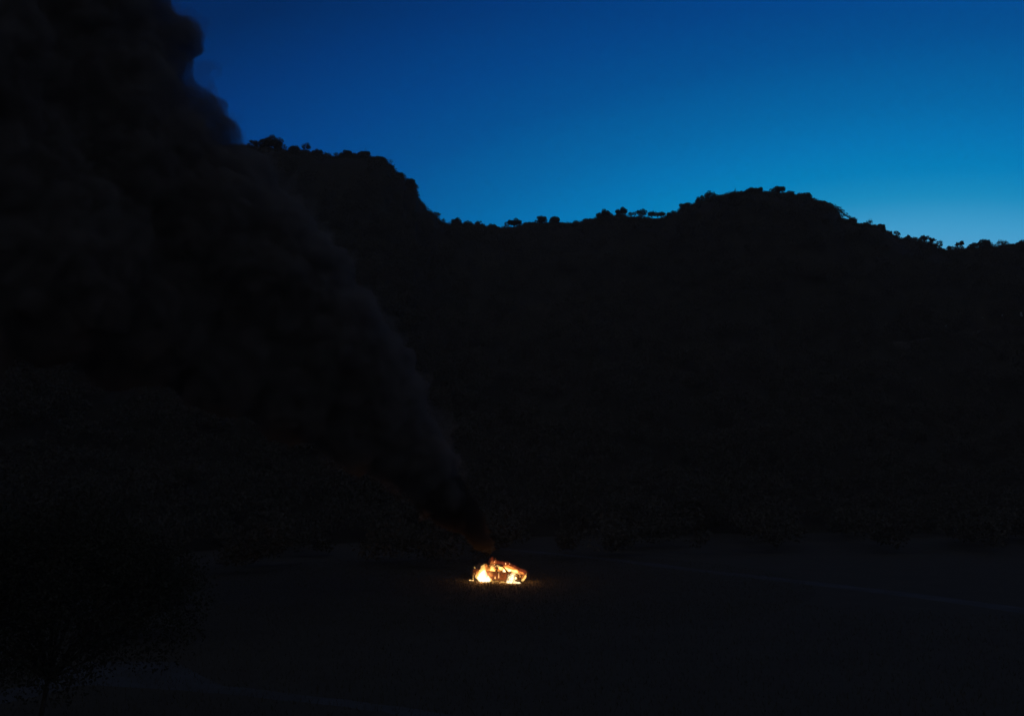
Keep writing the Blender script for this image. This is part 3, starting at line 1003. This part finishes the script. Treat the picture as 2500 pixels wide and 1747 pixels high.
# cabin and windscreen fire
fire('cabin_fire', (.6, -.2, .8), [
    ('flame_core', 'fire_white', tongue(.62, -.45, .78, .17, .42, .1, .06, 21) + tongue(.95, -.1, .8, .16, .25, .1, .06, 22), .04, .03),
    ('flame_body', 'fire_yellow', [(.55, -.3, 1.12, .50, .38, .17), (.95, -.15, .98, .42, .5, .16), (.2, -.55, 1.28, .22, .2, .12), (1.25, .1, .98, .35, .45, .10),
                                   (.08, -.75, 1.38, .14, .12, .1)], .05, .05),
    ('flame_glow', 'fire_orange', [(.7, 0, 1.2, .62, .6, .2), (.1, -.5, 1.05, .3, .3, .25), (1.1, .2, 1.02, .5, .5, .18)], .06, .08),
], 'yellow fire filling the cabin and pouring through the windscreen', lights=[(.5, 0, 1.0, 420), (.95, -.2, 1.25, 200)])
# engine bay fire
fire('engine_fire', (1.5, -.6, .3), [
    ('flame_core', 'fire_white', tongue(1.50, -.78, .25, .34, .66, -.05, .08, 31) + tongue(1.13, -.78, .12, .15, .65, 0, .05, 32) +
     tongue(1.55, -.7, .55, .2, .42, .02, .06, 33), .045, .04),
    ('flame_body', 'fire_yellow', [(1.55, -.35, .92, .36, .45, .13), (1.75, -.3, .80, .3, .4, .14)] + tongue(1.62, -.66, .2, .26, .55, .1, .1, 34), .05, .05),
    ('flame_glow', 'fire_orange', [(1.6, -.2, .88, .5, .7, .2), (1.9, 0, .78, .35, .6, .16)], .06, .07),
], 'white blaze in the engine bay and front wing', lights=[(1.4, -1.35, .3, 300), (1.6, 0, 1.15, 150)])
fire('front_wheel_fire', (1.35, -1.0, 0), [
    ('flame_core', 'fire_white', tongue(1.18, -1.05, 0.0, .20, .25, 0, .05, 41) + [(1.32, -1.1, .08, .32, .3, .13)], .04, .03),
    ('flame_tongue', 'fire_yellow', tongue(1.35, -1.05, 0, .2, .2, 0, .05, 42), .04, .03),
], 'bright pool of fire under the front wheel', lights=[(1.0, -1.6, .2, 200)])
fire('bumper_fire', (1.95, -.8, 0), [
    ('flame_core', 'fire_white', [(1.80, -1.0, .10, .36, .28, .14), (2.05, -.95, .12, .26, .28, .15)] + tongue(1.85, -.95, .05, .15, .2, .1, .05, 52), .04, .03),
], 'fire licking along the ground beneath the front bumper', lights=[(1.9, -1.4, .14, 350)])
fire('nose_fire', (2.2, .1, .4), [
    ('flame_core', 'fire_yellow', [(2.28, -.45, .32, .1, .26, .10), (2.26, -.15, .38, .1, .3, .12), (2.26, .15, .46, .1, .3, .12), (2.24, .45, .54, .08, .2, .13),
                                   (2.22, .62, .62, .05, .06, .17), (2.2, .70, .74, .035, .04, .12)], .03, .04),
    ('flame_glow', 'fire_orange', [(2.22, .0, .50, .14, .6, .2), (2.2, .4, .6, .12, .3, .14)], .05, .05),
], 'yellow flames across the grille and headlights', lights=[(2.75, .2, .6, 160)])
fire('sill_fire', (.2, -.95, 0), [
    ('flame_core', 'fire_yellow', [(-.45 + .17 * i, -.93, .10 + .03 * math.sin(i * 2.1), .13, .09, .05 + .03 * (i % 3 == 0)) for i in range(9)] +
     tongue(-.45, -.95, .1, .14, .35, -.25, .04, 61), .035, .03),
], 'thin line of fire running under the doors', lights=[(-.9, -1.4, .12, 300), (.1, -1.4, .12, 220), (.8, -1.4, .12, 260)])
fire('door_fire', (.30, -.9, .3), [
    ('flame_core', 'fire_bright', tongue(.30, -.89, .42, .035, .5, 0, .02, 81) + tongue(-.02, -.90, .34, .05, .16, 0, .02, 82), .02, .01),
    ('flame_glow', 'fire_orange', tongue(-.35, -.88, .5, .12, .4, .1, .05, 83), .03, .03),
], 'thin vertical lick of flame on the gap between the doors')
fire('tail_fire', (-2.2, -.3, .9), [
    ('flame_core', 'fire_yellow', tongue(-2.28, -.1, .93, .055, .14, -.3, .03, 71) + tongue(-2.05, -.1, .86, .07, .13, .2, .03, 72) + [(-2.15, -.1, .84, .12, .08, .045)], .03, .02),
    ('flame_glow', 'fire_orange', [(-2.1, -.1, .85, .22, .2, .12)], .04, .05),
], 'two small detached flames at the boot corner', lights=[(-2.5, -.3, .8, 60)])
fire('rear_bumper_fire', (-2.1, -.9, .3), [
    ('flame_core', 'fire_yellow', [(-2.02, -.92, .5 - .09 * i, .07, .06, .08) if i else (-1.95, -.92, .6, .09, .06, .07) for i in range(5)], .03, .02),
], 'curved lick of flame on the rear bumper corner')
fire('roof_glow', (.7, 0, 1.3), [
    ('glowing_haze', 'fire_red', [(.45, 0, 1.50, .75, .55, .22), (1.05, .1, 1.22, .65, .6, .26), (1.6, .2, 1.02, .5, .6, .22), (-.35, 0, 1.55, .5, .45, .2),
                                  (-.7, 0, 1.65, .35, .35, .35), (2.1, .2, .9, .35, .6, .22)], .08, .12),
    ('halo_glow', 'fire_dim', [(-1.2, -.4, .7, 1.3, 1.2, .9), (.4, -.3, .8, 1.7, 1.3, .95), (1.6, -.3, .6, 1.4, 1.3, .8)], .12, .15),  # added emitting volume imitates firelight scattered in the air
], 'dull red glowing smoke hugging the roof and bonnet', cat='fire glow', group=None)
for nm, blobs, lab in (
        ('ground_flame', [(-2.25, -1.0, .03, .16, .1, .045), (-2.02, -1.02, .03, .12, .1, .05)], 'low ground flame just behind the rear wheel'),
        ('ground_flame', [(-.05, -1.25, .02, .12, .1, .035)], 'small ground flame below the rear door'),
        ('ground_flame', [(.45, -1.3, .02, .08, .08, .03)], 'tiny ground flame left of the longer one below the front door'),
        ('ground_flame', [(.68, -1.32, .02, .17, .1, .04), (.85, -1.33, .02, .12, .1, .03)], 'longer ground flame below the front door')):
    b0 = blobs[0]
    fire(nm, (b0[0], b0[1], 0), [('flame_core', 'fire_bright', blobs, .025, .01)], lab, group='small flames on the ground')
rnd = random.Random(9)
EMB = [((-.25, -.6, 1.68), .035, 'faint pink spark highest above the roof'), ((-.20, -.7, 1.48), .03, 'spark below the highest one, over the rear door'),
       ((.62, -.2, 1.55), .055, 'brightest drop-shaped spark above the windscreen'), ((.95, -.1, 1.56), .025, 'tiny spark right of the brightest one'),
       ((-.1, -.75, 1.33), .028, 'spark at the roof edge above the door pillar')]
for p, r_, lab in EMB:
    bm = bmesh.new(); bmesh.ops.create_icosphere(bm, subdivisions=2, radius=1)
    for v in bm.verts:
        v.co = Vector((v.co.x * r_ * .7, v.co.y * r_ * .7, v.co.z * r_ * (1.9 if v.co.z > 0 else 1.2))) * (1 + .15 * noise.noise(v.co * 2 + Vector(p)))
    me = bpy.data.meshes.new('spark'); bm.to_mesh(me); bm.free()
    o = link_mesh('spark', me, M['ember'], smooth=True); o.location = car_m @ Vector(p)
    tag(o, lab, 'spark', 'sparks over the roof')

for nm, dx, dz in (('rear_blaze', .10, 0), ('front_wheel_fire', .08, -.02), ('bumper_fire', .06, -.02)):
    bpy.data.objects[nm].location += car_m.to_3x3() @ Vector((dx, 0, dz))

# ================================================================== smoke
M['smoke'] = mat_smoke('black_smoke', 0.95, (0.20, 0.205, 0.215), .0)
PL = [  # photograph position, distance, radius in photograph pixels
    (1176, 1318, 84, 15), (1164, 1300, 84, 26), (1142, 1276, 83.5, 38), (1112, 1244, 83, 50), (1080, 1205, 83, 64),
    (1035, 1145, 82.5, 84), (985, 1075, 82, 105), (920, 995, 82, 128), (850, 910, 81, 150), (775, 820, 80, 172), (690, 730, 80, 190),
    (600, 640, 79, 200), (500, 560, 78, 205), (400, 480, 78, 205), (300, 400, 77, 215), (220, 300, 77, 225), (160, 200, 77, 235), (120, 60, 77, 250),
    (80, -120, 77, 270), (40, -320, 77, 290), (0, -560, 77, 310),
]
EXTRA = [  # individual billows along the sharp upper right edge
    (415, 90, 77, 72), (380, 35, 77, 62), (430, 60, 77, 48), (395, 170, 77, 70), (445, 150, 77, 30), (455, 235, 77, 58), (500, 270, 77, 52), (490, 225, 77, 28),
    (545, 320, 77.5, 48), (562, 335, 77.5, 32), (575, 400, 78, 58), (620, 450, 78, 62), (655, 520, 78, 70), (705, 570, 79, 70), (750, 620, 79, 70),
    (805, 690, 80, 72), (850, 760, 80, 70), (895, 830, 81, 68), (945, 900, 81, 62), (985, 980, 82, 60), (1035, 1050, 82, 52), (1075, 1120, 82, 46),
    (100, 620, 76, 260), (-60, 420, 76, 260), (-150, 150, 76, 300), (-250, -150, 76, 320), (330, 760, 78, 190), (560, 860, 79, 150), (720, 960, 80, 120), (860, 1060, 81, 90),
    (-200, 800, 75, 200),
]
base = Vector(PL[0][:2] + (0,)); o0 = at_dist(PL[0][0], PL[0][1], PL[0][2])
blobs = []
for (px, py, d, r_) in PL + EXTRA:
    p = at_dist(px, py, d) - o0; rr = r_ * d / F_PX
    blobs.append((p.x, p.y, p.z, rr, rr * (1.0 if r_ < 150 else .8), rr))
sm = empty('smoke_plume', o0, 0, 'huge black smoke plume rising left from the burning car over the hills', 'smoke')
M['soot'] = mat_smoke('fresh_soot', 1.6, (0.05, 0.05, 0.05), .0)
bb = []
for (px, py, d, r_) in [(1194, 1350, 84, 9), (1187, 1336, 84, 15), (1178, 1320, 84, 22), (1164, 1300, 84, 31), (1142, 1276, 83.5, 42), (1112, 1244, 83, 55), (1085, 1215, 83, 66)]:
    p = at_dist(px, py, d) - o0; rr = r_ * d / F_PX
    bb.append((p.x, p.y, p.z, rr, rr, rr))
me = blob_mesh('smoke_base', bb, .14, 0.5, .9, 3, 2)
link_mesh('smoke_base', me, M['soot'], sm)
blobs = blobs[4:]
me = blob_mesh('smoke_core', blobs, .32, 0.8, .42, 2, 2)
link_mesh('smoke_core', me, M['smoke'], sm)
fr = [(x, y, z, a + .12 + .03 * a, b, c + .12 + .03 * a) for x, y, z, a, b, c in blobs]
for (px, py, r_) in ((452, 28, 16), (470, 160, 24), (492, 172, 14), (530, 240, 22), (585, 300, 14), (596, 335, 16), (425, 10, 20), (640, 420, 24), (720, 540, 26),
                     (820, 660, 26), (910, 820, 30), (1000, 960, 26), (1075, 1080, 24)):
    p = at_dist(px, py, 77) - o0; rr = r_ * 77 / F_PX
    fr.append((p.x, p.y, p.z, rr, rr, rr * .8))
M['smoke_thin'] = mat_smoke('thin_smoke', 0.16, (0.24, 0.245, 0.25), .0)
me = blob_mesh('smoke_fringe', fr, .32, 1.5, .5, 7, 2)
link_mesh('smoke_fringe', me, M['smoke_thin'], sm)

# ================================================================== thin haze added to lift and even out the dark hills
bm = bmesh.new()
bmesh.ops.create_cube(bm, size=1.0)
for v in bm.verts:
    v.co = Vector((v.co.x * 21000, v.co.y * 21000, -1.5 if v.co.z < 0 else 150.0))
me = bpy.data.meshes.new('haze'); bm.to_mesh(me); bm.free()
hz = link_mesh('haze', me, mat_smoke('lift_haze', 0.00020, (0.9, 0.9, 0.9), 0.0))
tag(hz, 'thin added haze lifting the dark valley', 'haze', kind='stuff')
